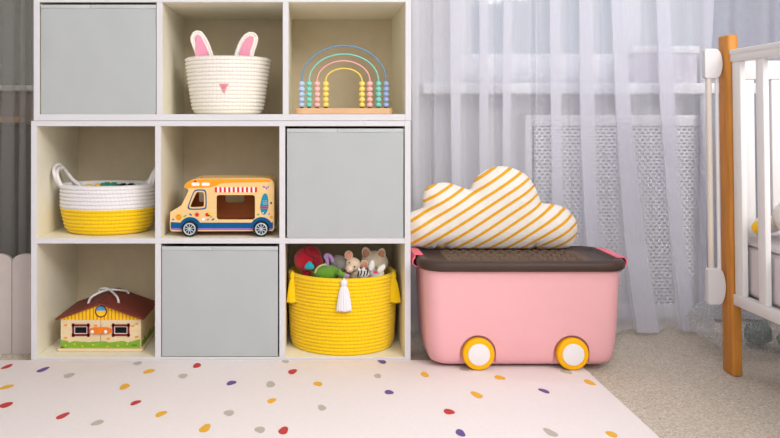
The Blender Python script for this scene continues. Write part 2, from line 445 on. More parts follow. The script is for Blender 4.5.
# scalloped low boards left of the shelf
s = thing('scalloped_fence', (-.98, .10, 0), 'low pale pinkish grey fence of round-topped boards left of the shelf', 'fence')
edges = [-1.12, -1.03, -.95, -.872, -.792]
xe = -.792
for i in range(5):
    x1 = xe-.079*i; x0 = x1-.0785
    if True:
        w = x1-x0
        lp = [(x0+.0005, 0), (x1-.0005, 0)]
        n = 12
        for k in range(n+1):
            a = PI*k/n
            lp.append(((x0+x1)/2+(w/2-.0006)*math.cos(a), .268+.022*math.sin(a)))
        b = B(); plate(b, [lp], .09, .014, 0, .0015); part('board', b, fence_m, s)

# ---------------------------------------------------------------- the cube shelves
TH, DEP = .0162, .39
def shelf_unit(name, x0, x1, divs, levels, label):
    """divs: divider centre xs; levels: list of (z0,z1) horizontal boards, full width"""
    s = thing(name, ((x0+x1)/2, DEP/2, levels[0][0]), label, 'shelf')
    mats = [white_lam, warm_lit_lam]
    def board(nm, *a):
        bb = B(); box(bb, *a, .0008, 0, 1)
        for f in bb.faces:
            if f.normal.y > -.5: f.material_index = 1
        return part(nm, bb, mats, s)
    z0, z1 = levels[0][0], levels[-1][1]
    board('side_panel', x0, x0+TH, 0, DEP, z0, z1); board('side_panel', x1-TH, x1, 0, DEP, z0, z1)
    for k, (a, c) in enumerate(levels):
        nm = 'bottom_panel' if k == 0 else ('top_panel' if k == len(levels)-1 else 'shelf_board')
        board(nm, x0+TH, x1-TH, .0005, DEP, a, c)
    for d in divs:
        for k in range(len(levels)-1):
            board('divider', d-TH/2, d+TH/2, .0003, DEP-.004, levels[k][1], levels[k+1][0])
    bb = B(); box(bb, x0+TH, x1-TH, DEP-.004, DEP-.001, z0+TH, z1-TH)
    part('back_panel', bb, back_board, s, 0)
    return s
def zf(y): return E+(CY-y)/359.0
def xf(x): return (x-CX)/359.0
Z1, Z1b = zf(126.2), zf(120.9)         # lower unit top panel
Zm1, Zm0 = zf(238.4), zf(243.6)
low = shelf_unit('cube_shelf', xf(31), xf(410.6), [xf(157.9), xf(282.2)], [(0, .0162), (Zm0, Zm1), (Z1, Z1b)],
                 'white cube shelf unit with six compartments standing on the carpet')
Zu0, Zu1 = zf(120.6), zf(114.2)
top = shelf_unit('cube_shelf', xf(33.6), xf(411.2), [xf(159.4), xf(285.6)], [(Zu0, Zu1), (zf(2.2), zf(-3.6)), (zf(-117), zf(-123))],
                 'white cube shelf unit stacked on top of the lower one')
FL3, FL2, FL1 = .0162, Zm1, Zu1

# grey fabric bins
def fabric_bin(x0, x1, y0, y1, label):
    X0, X1, z1, z0 = xf(x0), xf(x1), zf(y0), zf(y1)
    s = thing('fabric_bin', ((X0+X1)/2, .19, z0), label, 'storage bin', 'grey fabric cube bins in the shelves')
    b = B(); N = 24
    t = .003; yf = .004; yb = .37
    # outer shell with slightly rounded front edges and faint wrinkles
    def sheet(n, m, fn):
        g = [[b.verts.new(fn(i/n, j/m)) for i in range(n+1)] for j in range(m+1)]
        for j in range(m):
            for i in range(n): b.faces.new((g[j][i], g[j][i+1], g[j+1][i+1], g[j+1][i]))
    sd = random.random()*50
    def front(u, v):
        x = X0+(X1-X0)*u; z = z0+(z1-z0)*v
        ed = min(u, 1-u, v, 1-v)
        puff = .0015*(1-math.exp(-ed*30))+.0016*noise.noise(Vector((u*4+sd, v*4-u*3, sd)))
        return Vector((x, yf-puff, z))
    sheet(N, N, front)
    b2 = B()
    box(b2, X0, X0+t, yf, yb, z0, z1, .0005); box(b2, X1-t, X1, yf, yb, z0, z1, .0005)
    box(b2, X0, X1, yb-t, yb, z0, z1, .0005); box(b2, X0, X1, yf, yb, z0, z0+t, .0005); box(b2, X0, X1, yf+.0005, yf+t, z0, z1, .0005)
    merge(b, b2)
    part('body', b, grey_fab, s, 40)
    b = B()
    xm = X0+(X1-X0)*.43
    box(b, X0-.0002, xm, yf-.003, yf+.004, z1-.010, z1+.0005, .001); box(b, xm+.0008, X1+.0002, yf-.003, yf+.004, z1-.010, z1+.0005, .001)
    part('hem', b, grey_hem, s)
fabric_bin(40.6, 155.9, 4.8, 114.1, 'light grey fabric bin filling the top left compartment')
fabric_bin(287.0, 403.6, 128.8, 238.2, 'light grey fabric bin below the rainbow abacus')
fabric_bin(161.8, 277.8, 246.8, 356.6, 'light grey fabric bin below the toy van, in the bottom row')

# ---------------------------------------------------------------- coiled rope baskets
def coil(b, cx, cy, z0, z1, rows, rf, mi=0, tw=.009, top=True, bottom=True, seg=384, mfn=None):
    rh = (z1-z0)/rows; sub = 6; prof = []
    for i in range(rows):
        for j in range(sub):
            a = j/sub
            prof.append((z0+rh*(i+a), math.sqrt(max(0, 1-(2*a-1)**2))*rh*.42, i, a))
    prof.append((z1, 0, rows-1, 1))
    rings = []
    for (z, bu, i, a) in prof:
        rx, ry = rf((z-z0)/(z1-z0)); N = round(2*PI*rx/tw)
        ring = []
        for k in range(seg):
            th = 2*PI*k/seg
            d = bu+rh*.055*math.cos(N*th+a*2.6+i*1.3)*(bu/(rh*.42))
            ring.append(b.verts.new((cx+(rx+d)*math.cos(th), cy+(ry+d)*math.sin(th), z)))
        rings.append((ring, i))
    if top:
        for (dx, z) in ((-rh*.35, z1+rh*.22), (-rh*.8, z1+rh*.05), (-rh, z1-rh*.5)):
            rx, ry = rf(1)
            rings.append(([b.verts.new((cx+(rx+dx)*math.cos(2*PI*k/seg), cy+(ry+dx)*math.sin(2*PI*k/seg), z)) for k in range(seg)], rows-1))
    for q in range(6):
        t = 1-q/5; rx, ry = rf(t)
        rings.append(([b.verts.new((cx+(rx-rh)*math.cos(2*PI*k/seg), cy+(ry-rh)*math.sin(2*PI*k/seg), z0+rh*.6+(z1-z0-rh*1.4)*t)) for k in range(seg)], int(t*(rows-1))))
    for (A, ia), (Bq, ib) in zip(rings, rings[1:]):
        for k in range(seg):
            f = b.faces.new((A[k], A[(k+1) % seg], Bq[(k+1) % seg], Bq[k]))
            f.material_index = mfn(ib) if mfn else mi
    b.faces.new(rings[-1][0]).material_index = mi
    b.faces.new(rings[0][0][::-1]).material_index = mi

# bunny basket
bc = Vector((( 227.6-CX)*2.33/F, .14, FL1))
s = thing('bunny_basket', bc, 'cream coiled rope basket with pink bunny ears and nose, top middle compartment', 'basket')
bz1 = E+(CY-56.6)*2.25/F
def rfb(t):
    k = .097+.0255*min(1, t*1.02)**.75
    k -= .008*max(0, 1-t*9)**2
    return (k, k*.86)
b = B(); coil(b, bc.x, bc.y, FL1+.0005, bz1, 15, rfb, tw=.011); part('body', b, cream_rope, s, 60)
def bz(u, v, D=2.25): p = W(175+u/4.29, 20+v/4.29, D); return (p.x, p.z)
ye = .115-.0
def ear(pts, inner):
    D = DS+ye-.03
    lo = [bz(u, v, D) for u, v in pts]; li = [bz(u, v, D) for u, v in inner]
    b = B()
    L3 = catmull([Vector((x, 0, z)) for x, z in lo], 6, False)
    plate(b, [[(p.x, p.z) for p in L3]], ye-.03, .008, 0, .002)
    cen = sum((p for p in L3), Vector())/len(L3)
    for off in (.004, .0115):
        ring = []
        for p in L3:
            d = (cen-p); d.z *= .6
            ring.append(p+d.normalized()*off+Vector((0, ye-.035, 0)))
        tube(b, ring, .0040, 8, 0, 500, .12)
    o = part('ear', b, cream_rope, s, 50)
    b = B(); li3 = catmull([Vector((x, 0, z)) for x, z in li], 6, True)
    plate(b, [[(p.x, p.z) for p in li3]], ye-.039, .006, 0, .001); part('inner_ear', b, pink_felt, o)
ear([(100,205),(88,150),(74,110),(67,78),(78,53),(97,46),(118,54),(140,85),(155,120),(168,165),(172,205)], [(95,195),(92,100),(88,75),(98,66),(112,74),(130,105),(145,150),(150,195)])
ear([(262,205),(255,160),(262,128),(275,95),(295,66),(322,52),(346,58),(357,78),(352,108),(340,145),(332,205)], [(278,195),(276,150),(287,115),(302,85),(322,72),(334,80),(334,105),(322,140),(314,195)])
b = B()
def nz(u, v, dy=0):
    p = W(175+u/4.29, 20+v/4.29, 2.235); return Vector((p.x, p.y+dy, p.z))
cN = nz(209, 287)
def bfront(u, v):
    p = W(175+u/4.29, 20+v/4.29, 2.235)
    t = (p.z-FL1)/(bz1-FL1); rx, ry = rfb(t)
    p.y = bc.y-(ry+.0035)*math.sqrt(max(0, 1-((p.x-bc.x)/(rx+.004))**2))-.001
    return p
for (a, c) in (((189,276),(229,275)), ((192,281),(226,281)), ((197,286),(221,286)), ((200,288),(202,297)), ((206,285),(206,310)), ((211,285),(212,312)), ((217,286),(218,297))):
    tube(b, [bfront(*a), bfront((a[0]+c[0])/2, (a[1]+c[1])/2)+Vector((0,-.0012,0)), bfront(*c)], .0015, 8)
part('nose', b, pink_thread, s, label='stitched pink nose')

# white and yellow basket
wc = Vector(((108.9-CX)*2.352/F, .148, FL2))
s = thing('rope_basket', wc, 'oval rope basket, white above and yellow below, with loop handles', 'basket')
wz1 = E+(CY-186.5)*2.25/F
def rfw(t):
    k = .117+.021*min(1, t*1.8)**.7; k -= .008*max(0, 1-t*7)**2
    return (k-.002, k*.84)
b = B(); coil(b, wc.x, wc.y, FL2+.0005, wz1, 13, rfw, tw=.011, mfn=lambda i: 0 if i < 7 else 1); part('body', b, [yellow_rope, white_rope], s, 60)
def hp(px, py, D): return W(px, py, D)
b = B()
cc = catmull([hp(64.5,192,2.32), hp(60.5,187.5,2.315), hp(55.5,180,2.30), hp(52.8,172,2.305), hp(54,166.5,2.33), hp(58.5,165,2.36), hp(63,170,2.38), hp(68,176.5,2.385), hp(73,181,2.38), hp(77,184.5,2.375)], 8)
cc = [p+Vector((.0035, 0, 0)) for p in cc]
tube(b, cc, .0056, 10, 0, 500, .1)
tube(b, [p+Vector((.0105, -.004, -.005-.004*math.sin(PI*i/(len(cc)-1)))) for i, p in enumerate(cc)], .0056, 10, 0, 500, .1)
part('handle', b, white_rope, s, 60)
b = B()
mir = [Vector((2*wc.x-p.x, p.y+.02, p.z)) for p in cc]
tube(b, mir, .0056, 10, 0, 500, .1); tube(b, [p+Vector((-.0105, -.004, -.006)) for p in mir], .0056, 10, 0, 500, .1); part('handle', b, white_rope, s, 60)
# toys peeking out of it
tz = wz1-.004
def brick(name, x, y, z0, w, d, h, m, label, rz=0):
    b = B(); box(b, -w/2, w/2, -d/2, d/2, 0, h, .003)
    for (i, j) in ((-1,-1),(1,-1),(-1,1),(1,1)): cyl(b, (i*w*.24, j*d*.24, h+.002), min(w,d)*.15, .005, 'Z', 16)
    R = Matrix.Rotation(rz, 3, 'Z')
    for v in b.verts: v.co = R @ v.co+Vector((x, y, z0))
    solo(name, b, m, 30, label, 'toy')
zb = FL2+.010
brick('toy_block', wc.x-.045, wc.y+.000, zb, .05, .04, wz1-zb-.006, yellow_p, 'yellow toy block inside the white and yellow basket', .3)
brick('toy_block', wc.x-.004, wc.y+.02, zb, .05, .05, wz1-zb-.003, mat('toy_green', (60,150,110), .5), 'green toy block inside the white and yellow basket', -.2)
brick('toy_block', wc.x+.055, wc.y-.005, zb, .05, .06, wz1-zb-.004, black_p, 'black toy block inside the white and yellow basket', .1)
brick('toy_block', wc.x+.02, wc.y-.045, zb, .03, .03, wz1-zb-.010, mat('toy_blue', (60,130,190), .5), 'blue toy block inside the white and yellow basket', .5)

# big yellow basket
yc = Vector(((342.2-CX)*2.343/F, .149, FL3))
s = thing('rope_basket', yc, 'large yellow coiled rope basket full of soft toys, with tassels', 'basket')
yz1 = E+(CY-279.2)*2.21/F
def rfy(t):
    k = .150+.0075*math.sin(min(1, t*1.35)*PI/2); k -= .004*max(0, 1-t*7)**2
    return (k-.002, (k-.002)*.925)
b = B(); coil(b, yc.x, yc.y, FL3+.0005, yz1, 21, rfy, tw=.011, seg=448); part('body', b, yellow_rope, s, 60)
def tassel(top, h, w, m, lean=(0,0), nm='tassel'):
    b = B(); top = Vector(top); N = 48; rings = []
    prof = [(0, .10), (.04, .22), (.10, .26), (.17, .24), (.21, .17), (.25, .24), (.45, .36), (.7, .44), (.93, .5), (1.0, .5)]
    for (t, r) in prof:
        c = top+Vector((lean[0]*t, lean[1]*t, -h*t))
        jit = .12 if t > .22 else .02
        rings.append([b.verts.new(c+Vector((w*r*(1+jit*math.cos(k*16*2*PI/N))*math.cos(2*PI*k/N), .55*w*r*(1+jit*math.cos(k*16*2*PI/N))*math.sin(2*PI*k/N), (.003*math.sin(k*2.3) if t == 1 else 0)))) for k in range(N)])
    for A, Q in zip(rings, rings[1:]):
        for k in range(N): b.faces.new((A[k], A[(k+1) % N], Q[(k+1) % N], Q[k]))
    b.faces.new(rings[0]); b.faces.new(rings[-1][::-1])
    tube(b, [top+Vector((0,.006,.002)), top+Vector((0,0,.004)), top+Vector((0,-.001,-.004))], .0018, 6)
    return part(nm, b, m, s, 50)
p = W(344, 279.5, 2.196); o = tassel((p.x, p.y, p.z), .086, .038, white_rope, (0, -.001)); o['label'] = 'white cotton tassel on the front of the basket'
p = W(292.0, 273, 2.27); o = tassel((yc.x-.1455, .082, p.z), .085, .026, yellow_rope, (-.002, -.006))
o = tassel((yc.x+.1455, .080, p.z), .083, .028, yellow_rope, (.004, -.012))

# ---- soft toys in the yellow basket
def toy(name, px, py, D, label, cat='soft toy'):
    p = W(px, py, D)
    return thing(name, (p.x, p.y, FL3+.012), label, cat, 'soft toys in the yellow basket')
def tall(b, c, r, zb=FL3+.012):
    """a stuffed body from the head down to the bottom of the basket"""
    z1 = c.z; h = (z1-zb)/2
    ball(b, (c.x, c.y+.004, zb+h), (r*.55, r*.55, h), 0)
k = 2.3/F
s = toy('knitted_bird', 306, 258.5, 2.31, 'red knitted bird with a turquoise beak, leftmost in the yellow basket')
c = W(306, 259.5, 2.31); b = B(); ball(b, c, (.036, .034, .035), f=lambda q: q*(1+.06*noise.noise(q*2.5))); tall(b, c, .034); part('body', b, k_red, s)
b = B(); ball(b, W(313.5, 252, 2.28), (.024, .010, .014), rot=Euler((0,.5,0))); ball(b, W(309, 249.5, 2.30), (.012, .009, .014), rot=Euler((0,-.5,0))); ball(b, W(318,261,2.28), (.014,.008,.016)); part('wing', b, k_dkred, s)
b = B(); ball(b, W(309.5, 265.5, 2.255), (.013, .010, .012), f=lambda q: Vector((q.x*(1-.5*q.z), q.y, q.z))); part('beak', b, k_teal, s)
s = toy('knitted_turtle', 326, 270, 2.285, 'green knitted turtle shape with lilac curl, front left in the yellow basket')
c = W(326.5, 273, 2.285); b = B(); ball(b, c, (.040, .034, .024)); tall(b, c, .03); part('body', b, k_green, s)
b = B(); P3 = [W(315,273,2.262), W(317,268.5,2.262), W(321,265.6,2.262), W(326,264.3,2.265)]; tube(b, catmull(P3, 6), .0028, 8); part('edging', b, k_pale, s)
b = B(); ball(b, W(343, 275.2, 2.245), (.018, .012, .009), rot=Euler((0,.3,0))); ball(b, W(340,272.5,2.245), (.006,.006,.011), rot=Euler((0,-.4,0))); part('leaf', b, k_green, s)
b = B(); tube(b, catmull([W(327,266,2.28), W(327,259,2.28), W(325.3,256.6,2.28), W(327.5,254.8,2.28), W(331,257.2,2.28), W(332.5,261.5,2.285)], 8), .0055, 10); part('curl', b, k_lilac, s)
b = B(); ball(b, W(346.4, 276.2, 2.238), (.010, .007, .007)); part('tail', b, k_lilac, s, label='lilac tail')
s = toy('plush_ball_toy', 338.4, 263, 2.33, 'plain grey white round soft toy in the middle of the yellow basket')
c = W(338.6, 263.6, 2.39); b = B(); ball(b, c, (.027, .026, .026)); tall(b, c, .025); part('body', b, p_white, s)
# mouse
s = toy('plush_mouse', 352, 264, 2.28, 'beige plush mouse with pink ears and tiny black eyes in the yellow basket')
c = W(353, 264.5, 2.29)
b = B(); ball(b, c, (.022, .022, .021)); ball(b, W(349.6, 268.6, 2.268), (.012, .016, .013), rot=Euler((0,.5,0)));
ball(b, (c.x+.004, c.y+.008, (c.z+FL3+.014)/2), (.017, .017, (c.z-FL3-.014)/2)); part('body', b, p_beige, s)
for (px, py, D) in ((348.7, 255.2, 2.29), (364.3, 264.4, 2.297)):
    cc_ = W(px, py, D); b = B(); ball(b, cc_, (.0125, .004, .0135)); o = part('ear', b, p_beige, s)
    b = B(); ball(b, (cc_.x, cc_.y-.0035, cc_.z), (.009, .002, .010)); part('inner_ear', b, p_ear, o)
for (px, py) in ((349.3, 262.6), (354.6, 266.8)):
    b = B(); ball(b, W(px, py, 2.262), .0022, sub=2); part('eye', b, black_p, s)
b = B(); ball(b, W(347.6, 271.2, 2.253), .0032, sub=2); part('nose', b, pink_thread, s)
# bear / cat
s = toy('plush_cat', 375, 261, 2.36, 'tan plush cat head with upright pink ears at the back right of the yellow basket')
c = W(374.5, 262.5, 2.36); b = B(); ball(b, c, (.041, .034, .036)); tall(b, c, .038); part('body', b, p_tan, s)
for (px, py, r) in ((366, 252.3, .25), (381.2, 253.5, -.35)):
    cc_ = W(px, py, 2.345); b = B(); ball(b, cc_, (.0135, .006, .0165), rot=Euler((0,-r,0)), f=lambda q: Vector((q.x*(1-.2*q.z), q.y, q.z))); o = part('ear', b, p_tan, s)
    b = B(); ball(b, (cc_.x, cc_.y-.005, cc_.z-.001), (.0092, .003, .012), rot=Euler((0,-r,0)), f=lambda q: Vector((q.x*(1-.2*q.z), q.y, q.z))); part('inner_ear', b, p_ear, o)
# bunny
s = toy('plush_bunny', 376, 270, 2.27, 'small white plush bunny with a pink mouth at the front right of the yellow basket')
c = W(376, 273.5, 2.285); b = B(); ball(b, c, (.024, .020, .018)); tall(b, c, .02); part('body', b, p_white, s)
for (px, py, r) in ((371.6, 265.8, .2), (381.0, 268.8, .75)):
    b = B(); ball(b, W(px, py, 2.262), (.0085, .005, .0165), rot=Euler((0, r, 0))); part('ear', b, p_white, s)
b = B(); ball(b, W(375.4, 272, 2.25), (.007, .004, .0045)); part('mouth', b, p_pink, s)
b = B(); ball(b, W(376.6, 267.8, 2.262), (.005, .003, .005), sub=2); part('bow', b, k_green, s)
# zebra bit
zeb = mat('zebra_plush', (215,212,210), .95, .04)
s = toy('plush_zebra', 361, 272, 2.27, 'small black and white striped plush zebra between mouse and bunny')
c = W(362.9, 273.8, 2.253); b = B(); ball(b, c, (.0185, .013, .014)); tall(b, c, .014); part('body', b, p_grey, s)
for i in range(4):
    b = B(); q = W(358.2+i*3.0, 273.4-(.8 if i % 2 else 0), 2.2395+abs(i-1.6)*.002); tube(b, [q+Vector((-.002,0,-.008)), q+Vector((.001,-.001,0)), q+Vector((.001,0,.007))], .0017, 8); part('stripe', b, black_p, s)
b = B(); ball(b, W(359.0, 269.8, 2.249), (.004,.003,.006)); ball(b, W(363.6, 269.2, 2.250), (.004,.003,.006)); part('ear', b, p_white, s)

# ---------------------------------------------------------------- rainbow abacus
def ra(u, v, D=2.262): return W(290+u/4.867, 35+v/4.867, D)
l, r = ra(20, 0).x, ra(500, 0).x
z1 = E+(CY-108.3)*2.245/F
s = thing('rainbow_abacus', ((l+r)/2, .065, FL1), 'rainbow bead abacus of four pastel arches on a wooden base', 'toy')
b = B()
lp = rrect(l, r, .035, .095, .029, 8)
plate(b, [lp], 0, z1-FL1, 0, .002)
for v in b.verts: v.co = Vector((v.co.x, v.co.z, v.co.y+(FL1+z1)/2+.0006))
part('base', b, pine, s)
yb_ = .062
for (ul, ur, vt, mb, mw, mb2) in ((57,467,52,B_blue,W_blue,B_blue2), (93,430,93,B_mint,W_mint,B_mint), (132,388,126,B_pink,W_pink,B_pink), (174,350,163,B_yel,W_yel,B_yel)):
    xl, xr, zt, zs = ra(ul,0).x, ra(ur,0).x, ra(0,vt).z, ra(0,222).z
    P_ = [Vector((xl, yb_, z1-.002)), Vector((xl, yb_, (z1+zs)/2))]
    n = 40
    for i in range(n+1):
        a = PI-PI*i/n
        P_.append(Vector(((xl+xr)/2+(xr-xl)/2*math.cos(a), yb_, zs+(zt-zs)*math.sin(a))))
    P_ += [Vector((xr, yb_, (z1+zs)/2)), Vector((xr, yb_, z1-.002))]
    b = B(); tube(b, P_, .0022, 10); part('arch', b, mw, s, 60)
    for sx, x in enumerate((xl, xr)):
        b = B(); cyl(b, (x, yb_, z1+.0025), .0055, .007, 'Z', 16); part('spacer', b, black_sp, s)
        for q in range(5):
            zc = ra(0, 237+q*25.8).z
            b = B(); ball(b, (x, yb_, zc), (.0090, .0090, .0076)); part('bead', b, mb2 if sx else mb, s, 60)

# ---------------------------------------------------------------- toy ice-cream van
TD = 2.24
def T(u, v, D=TD):
    p = W(155+u/5.477, 165+v/5.477, D); return (p.x, p.z)
def Tl(pts, D=TD): return [T(u, v, D) for u, v in pts]
yF = TD-DS; TW = .150; th = .008
van = thing('toy_van', (W(222, 0, TD).x, yF+TW/2, FL2), 'wooden toy ice cream van with red and white awning and surfboard, middle compartment', 'toy van')
outline = [(82,262),(86,256),(140,224),(146,218),(184,140),(176,130),(162,126),(160,116),(168,102),(184,90),(205,80),(235,74),(600,74),(628,76),(645,88),(652,110),(652,350),(645,362),(95,364),(84,358),(81,345)]
win_o = rounded([(178,238),(180,222),(212,140),(228,133),(270,134),(282,144),(284,232),(274,244),(190,246)], it=2)
win_i = rounded([(193,228),(196,218),(225,152),(236,148),(260,149),(268,155),(268,222),(262,229),(200,232)], it=2)
hatch = [(u, v) for u, v in rrect(337, 547, 165, 299, 14)]
b = B()
MT = [ply, orange_p, blue_p, purple_p, red_p, white_p, teal_p, green_p, yellow_p, black_p]
plate(b, [Tl(outline), Tl(win_i), Tl(hatch)], yF+th/2, th, 0, .0008)
def dec(loops, mi, lift=.0003, th2=.0006): plate(b, loops, yF-lift-th2/2+.0003, th2, mi)
dec([Tl(rounded([(161,118),(170,102),(186,90),(206,81),(235,77),(600,77),(630,80),(640,94),(380,96),(340,110),(310,121),(250,126),(176,127),(163,125)], it=1))], 1)
cwx, cwv = 236, 190
dec([Tl(win_o), Tl([(cwx+(u-cwx)*.86, cwv+(v-cwv)*.88) for u, v in win_o])], 2)
R1, R2 = 62, 45
wl, wr, wv = 193, 583, 347
def arch(c):
    return [(c+R1*math.cos(a), wv-R1*math.sin(a)) for a in [PI*.83-(PI*.66)*i/16 for i in range(17)]]
band = [(86,312)]+arch(wl)+[]+arch(wr)+[(646,312),(646,346),(86,346)]
dec([Tl(band)], 2)
dec([Tl([(87,346),(646,346),(644,356),(90,356)])], 3)
for i in range(19):
    u0 = 328+i*12.15; dec([Tl([(u0,122),(u0+12.15,122),(u0+12.15,147),(u0+6,151),(u0,147)])], 4 if i % 2 == 0 else 5)
for (a, c) in ((200,244),(255,300)):
    dec([Tl(rrect(a, c, 96, 114, 8))], 5, .0009)
dec([[T(220+8*math.cos(a), 89+5*math.sin(a)) for a in [i*PI/8 for i in range(16)]]], 4, .0009)
dec([[T(255+5*math.cos(a), 69+3*math.sin(a)) for a in [i*PI/8 for i in range(16)]]], 4, .0009)
def blob(u, v, ru, rv, mi, rot=0, lift=.0009, n=16):
    dec([[T(u+ru*math.cos(a)*math.cos(rot)-rv*math.sin(a)*math.sin(rot), v+ru*math.cos(a)*math.sin(rot)+rv*math.sin(a)*math.cos(rot)) for a in [2*PI*i/n for i in range(n)]]], mi, lift)
# surfboard
sb = []
for i in range(32):
    a = 2*PI*i/32; hh = 59*math.cos(a); ww = 21*math.sin(a)*(1 if math.cos(a) > 0 else 1.12)
    sb.append((600+ww+hh*.06, 214-hh))
dec([Tl(sb)], 6); dec([Tl([(575,228),(621,228),(620,237),(576,237)])], 4, .0009)
for i in range(4):
    for j in range(3): blob(592+i*6+j*2, 196+j*9, 1.6, 1.6, 5)
blob(592, 262, 4, 3, 5)
def flower(u, v, R, mi, cm, n=6):
    for i in range(n):
        a = 2*PI*i/n; blob(u+R*.62*math.cos(a), v+R*.62*math.sin(a), R*.42, R*.28, mi, a)
    blob(u, v, R*.3, R*.3, cm, 0, .0014)
flower(130, 285, 17, 1, 8, 8); flower(230, 272, 13, 4, 4); blob(284, 272, 9, 10, 4); blob(297, 268, 8, 8, 8); blob(296,277,5,4,9,0,.0014)
blob(165,279,10,4,7,-.5); blob(195,271,9,4,2,.7); blob(100,298,7,5,3); blob(265,297,9,8,5); blob(290,299,6,4,3,-.5); blob(318,298,9,4,2,-.5); blob(308,283,8,3,7,-.8)
blob(597,120,7,5,3,.4); blob(610,128,6,6,3); blob(620,120,5,4,3); blob(602,131,5,3,5,0,.0014); blob(636,208,5,6,9,.3); blob(625,268,7,3,3,-.6); blob(565,271,7,5,7); blob(638,285,7,8,1)
part('side_panel', b, MT, van, 30, 'painted front side with awning, windows and surfboard')
# far side, shown through the hatch
b = B()
plate(b, [Tl(outline), Tl(rrect(200,264,150,232,10)), Tl([(u, v) for u, v in rrect(355,465,150,236,18)])], yF+TW-th/2, th, 0, .0008)
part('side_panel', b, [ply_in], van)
b = B()
def strip(pts, y0, y1, t, mi=0):
    """board swept along a polyline of (x,z) between y0 and y1"""
    n0 = len(b.faces); P_ = [Vector((x, 0, z)) for x, z in pts]; A = []
    for i, p in enumerate(P_):
        d = P_[min(i+1, len(P_)-1)]-P_[max(i-1, 0)]; d.normalize(); nn = Vector((-d.z, 0, d.x))
        A.append([b.verts.new(p+Vector((0,y0,0))), b.verts.new(p+Vector((0,y1,0))), b.verts.new(p-nn*t+Vector((0,y1,0))), b.verts.new(p-nn*t+Vector((0,y0,0)))])
    for a, c in zip(A, A[1:]):
        for k in range(4): b.faces.new((a[k], a[(k+1) % 4], c[(k+1) % 4], c[k]))
    b.faces.new(A[0]); b.faces.new(A[-1][::-1]); setmi(b, n0, mi)
strip(Tl([(160,120),(168,103),(184,90),(205,80),(235,74),(400,73),(600,73),(628,76),(645,88),(653,108)]), yF+th, yF+TW-th, .006)
part('roof', b, ply, van)
b = B(); strip(Tl([(653,112),(653,350)]), yF+th, yF+TW-th, .006); part('back_wall', b, ply, van)
b = B(); strip(Tl([(83,345),(83,262),(140,224),(184,140)]), yF+th, yF+TW-th, .005); part('bonnet', b, ply, van)
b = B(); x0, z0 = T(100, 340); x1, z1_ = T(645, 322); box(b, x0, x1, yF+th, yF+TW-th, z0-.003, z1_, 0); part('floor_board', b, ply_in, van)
for (u, yy) in ((wl, yF-.007), (wr, yF-.007), (wl, yF+TW+.007), (wr, yF+TW+.007)):
    x, z = T(u, wv); rr = z-FL2-.0002
    b = B()
    cyl(b, (x, yy, z), rr, .014, 'Y', 48, 0, .002); tyre_o = part('wheel', b, tyre_m, van)
    sg = -1 if yy < yF+.05 else 1
    b = B()
    tube(b, [(x+rr*.70*math.cos(2*PI*i/40), yy+sg*.0072, z+rr*.70*math.sin(2*PI*i/40)) for i in range(40)], .0020, 8, cyc=True)
    cyl(b, (x, yy+sg*.0075, z), rr*.16, .003, 'Y', 20)
    for i in range(9):
        a = 2*PI*i/9+.2; tube(b, [(x+rr*.14*math.cos(a), yy+sg*.0074, z+rr*.14*math.sin(a)), (x+rr*.68*math.cos(a), yy+sg*.0074, z+rr*.68*math.sin(a))], .0013, 6)
    part('rim', b, silver_p, tyre_o, 40)
b = B()
for u in (wl, wr):
    x, z = T(u, wv); cyl(b, (x, yF+TW/2, z), .004, TW+.002, 'Y', 16)
part('axle', b, ply_in, van)

# ---------------------------------------------------------------- toy barn house
HD = 2.262
def H(u, v, D=HD):
    p = W(50+u/6.08, 283+v/6.08, D); return (p.x, p.z)
def Hl(pts, D=HD): return [H(u, v, D) for u, v in pts]
yh = HD-DS; hd = .185
xL, xR = H(65,0)[0], H(553,0)[0]; xC = H(308,0)[0]
zE = H(0,215)[1]; zA = H(0,128)[1]; zb0 = FL3+.008
hs = thing('toy_house', (xC, yh+hd/2, FL3), 'wooden toy barn with dark red roof and white rope handles, bottom left compartment', 'toy house')
b = B(); a0, a1 = H(45,0)[0], H(568,0)[0]
lp = rrect(a0, a1, yh-.012, yh+hd+.006, .010, 5); plate(b, [lp], 0, .008, 0, .0012)
for v in b.verts: v.co = Vector((v.co.x, v.co.z, v.co.y+FL3+.0048))
part('base', b, beige_wall, hs)
HM = [beige_wall, orange_p, darkred_p, black_p, white_p, green_p, yellow_p, mat('sky_blue_paint', (70,160,215), .45), mat('ochre_paint', (214,140,30), .5)]
b = B(); t = .007
plate(b, [[(xL, zb0), (xC-.0006, zb0), (xC-.0006, zA), (xL, zE)]], yh+t/2, t, 0, .0006)
plate(b, [[(xC+.0006, zb0), (xR, zb0), (xR, zE), (xC+.0006, zA)]], yh+t/2, t, 0, .0006)
def hd_(loops, mi, lift=.0004): plate(b, loops, yh-lift, .0007, mi)
zg = H(0,223)[1]
hd_([[(xL+.0008, zg), (xR-.0008, zg), (xR-.0008, zE-.001), (xC, zA-.001), (xL+.0008, zE-.001)]], 8)
n = 22
for i in range(n):
    x0 = xL+(xR-xL)*(i+.18)/n; x1 = xL+(xR-xL)*(i+.82)/n
    def top_(x): return zE+(zA-zE)*(1-abs(x-xC)/((xR-xL)/2))-.0015
    hd_([[(x0, zg), (x1, zg), (x1, top_(x1)), (x0, top_(x0))]], 6 if True else 1, .0009)
def hc(u, v, r, mi, lift, a0=0, a1=2*PI): hd_([[H(u+r*math.cos(a), v-r*math.sin(a)) for a in [a0+(a1-a0)*i/28 for i in range(28 if a1-a0 > 6 else 29)]]], mi, lift)
hc(311, 172, 37, 2, .0018); hc(311, 172, 29, 6, .0025); hc(311, 168, 28, 7, .003, 0.05, PI-.05)
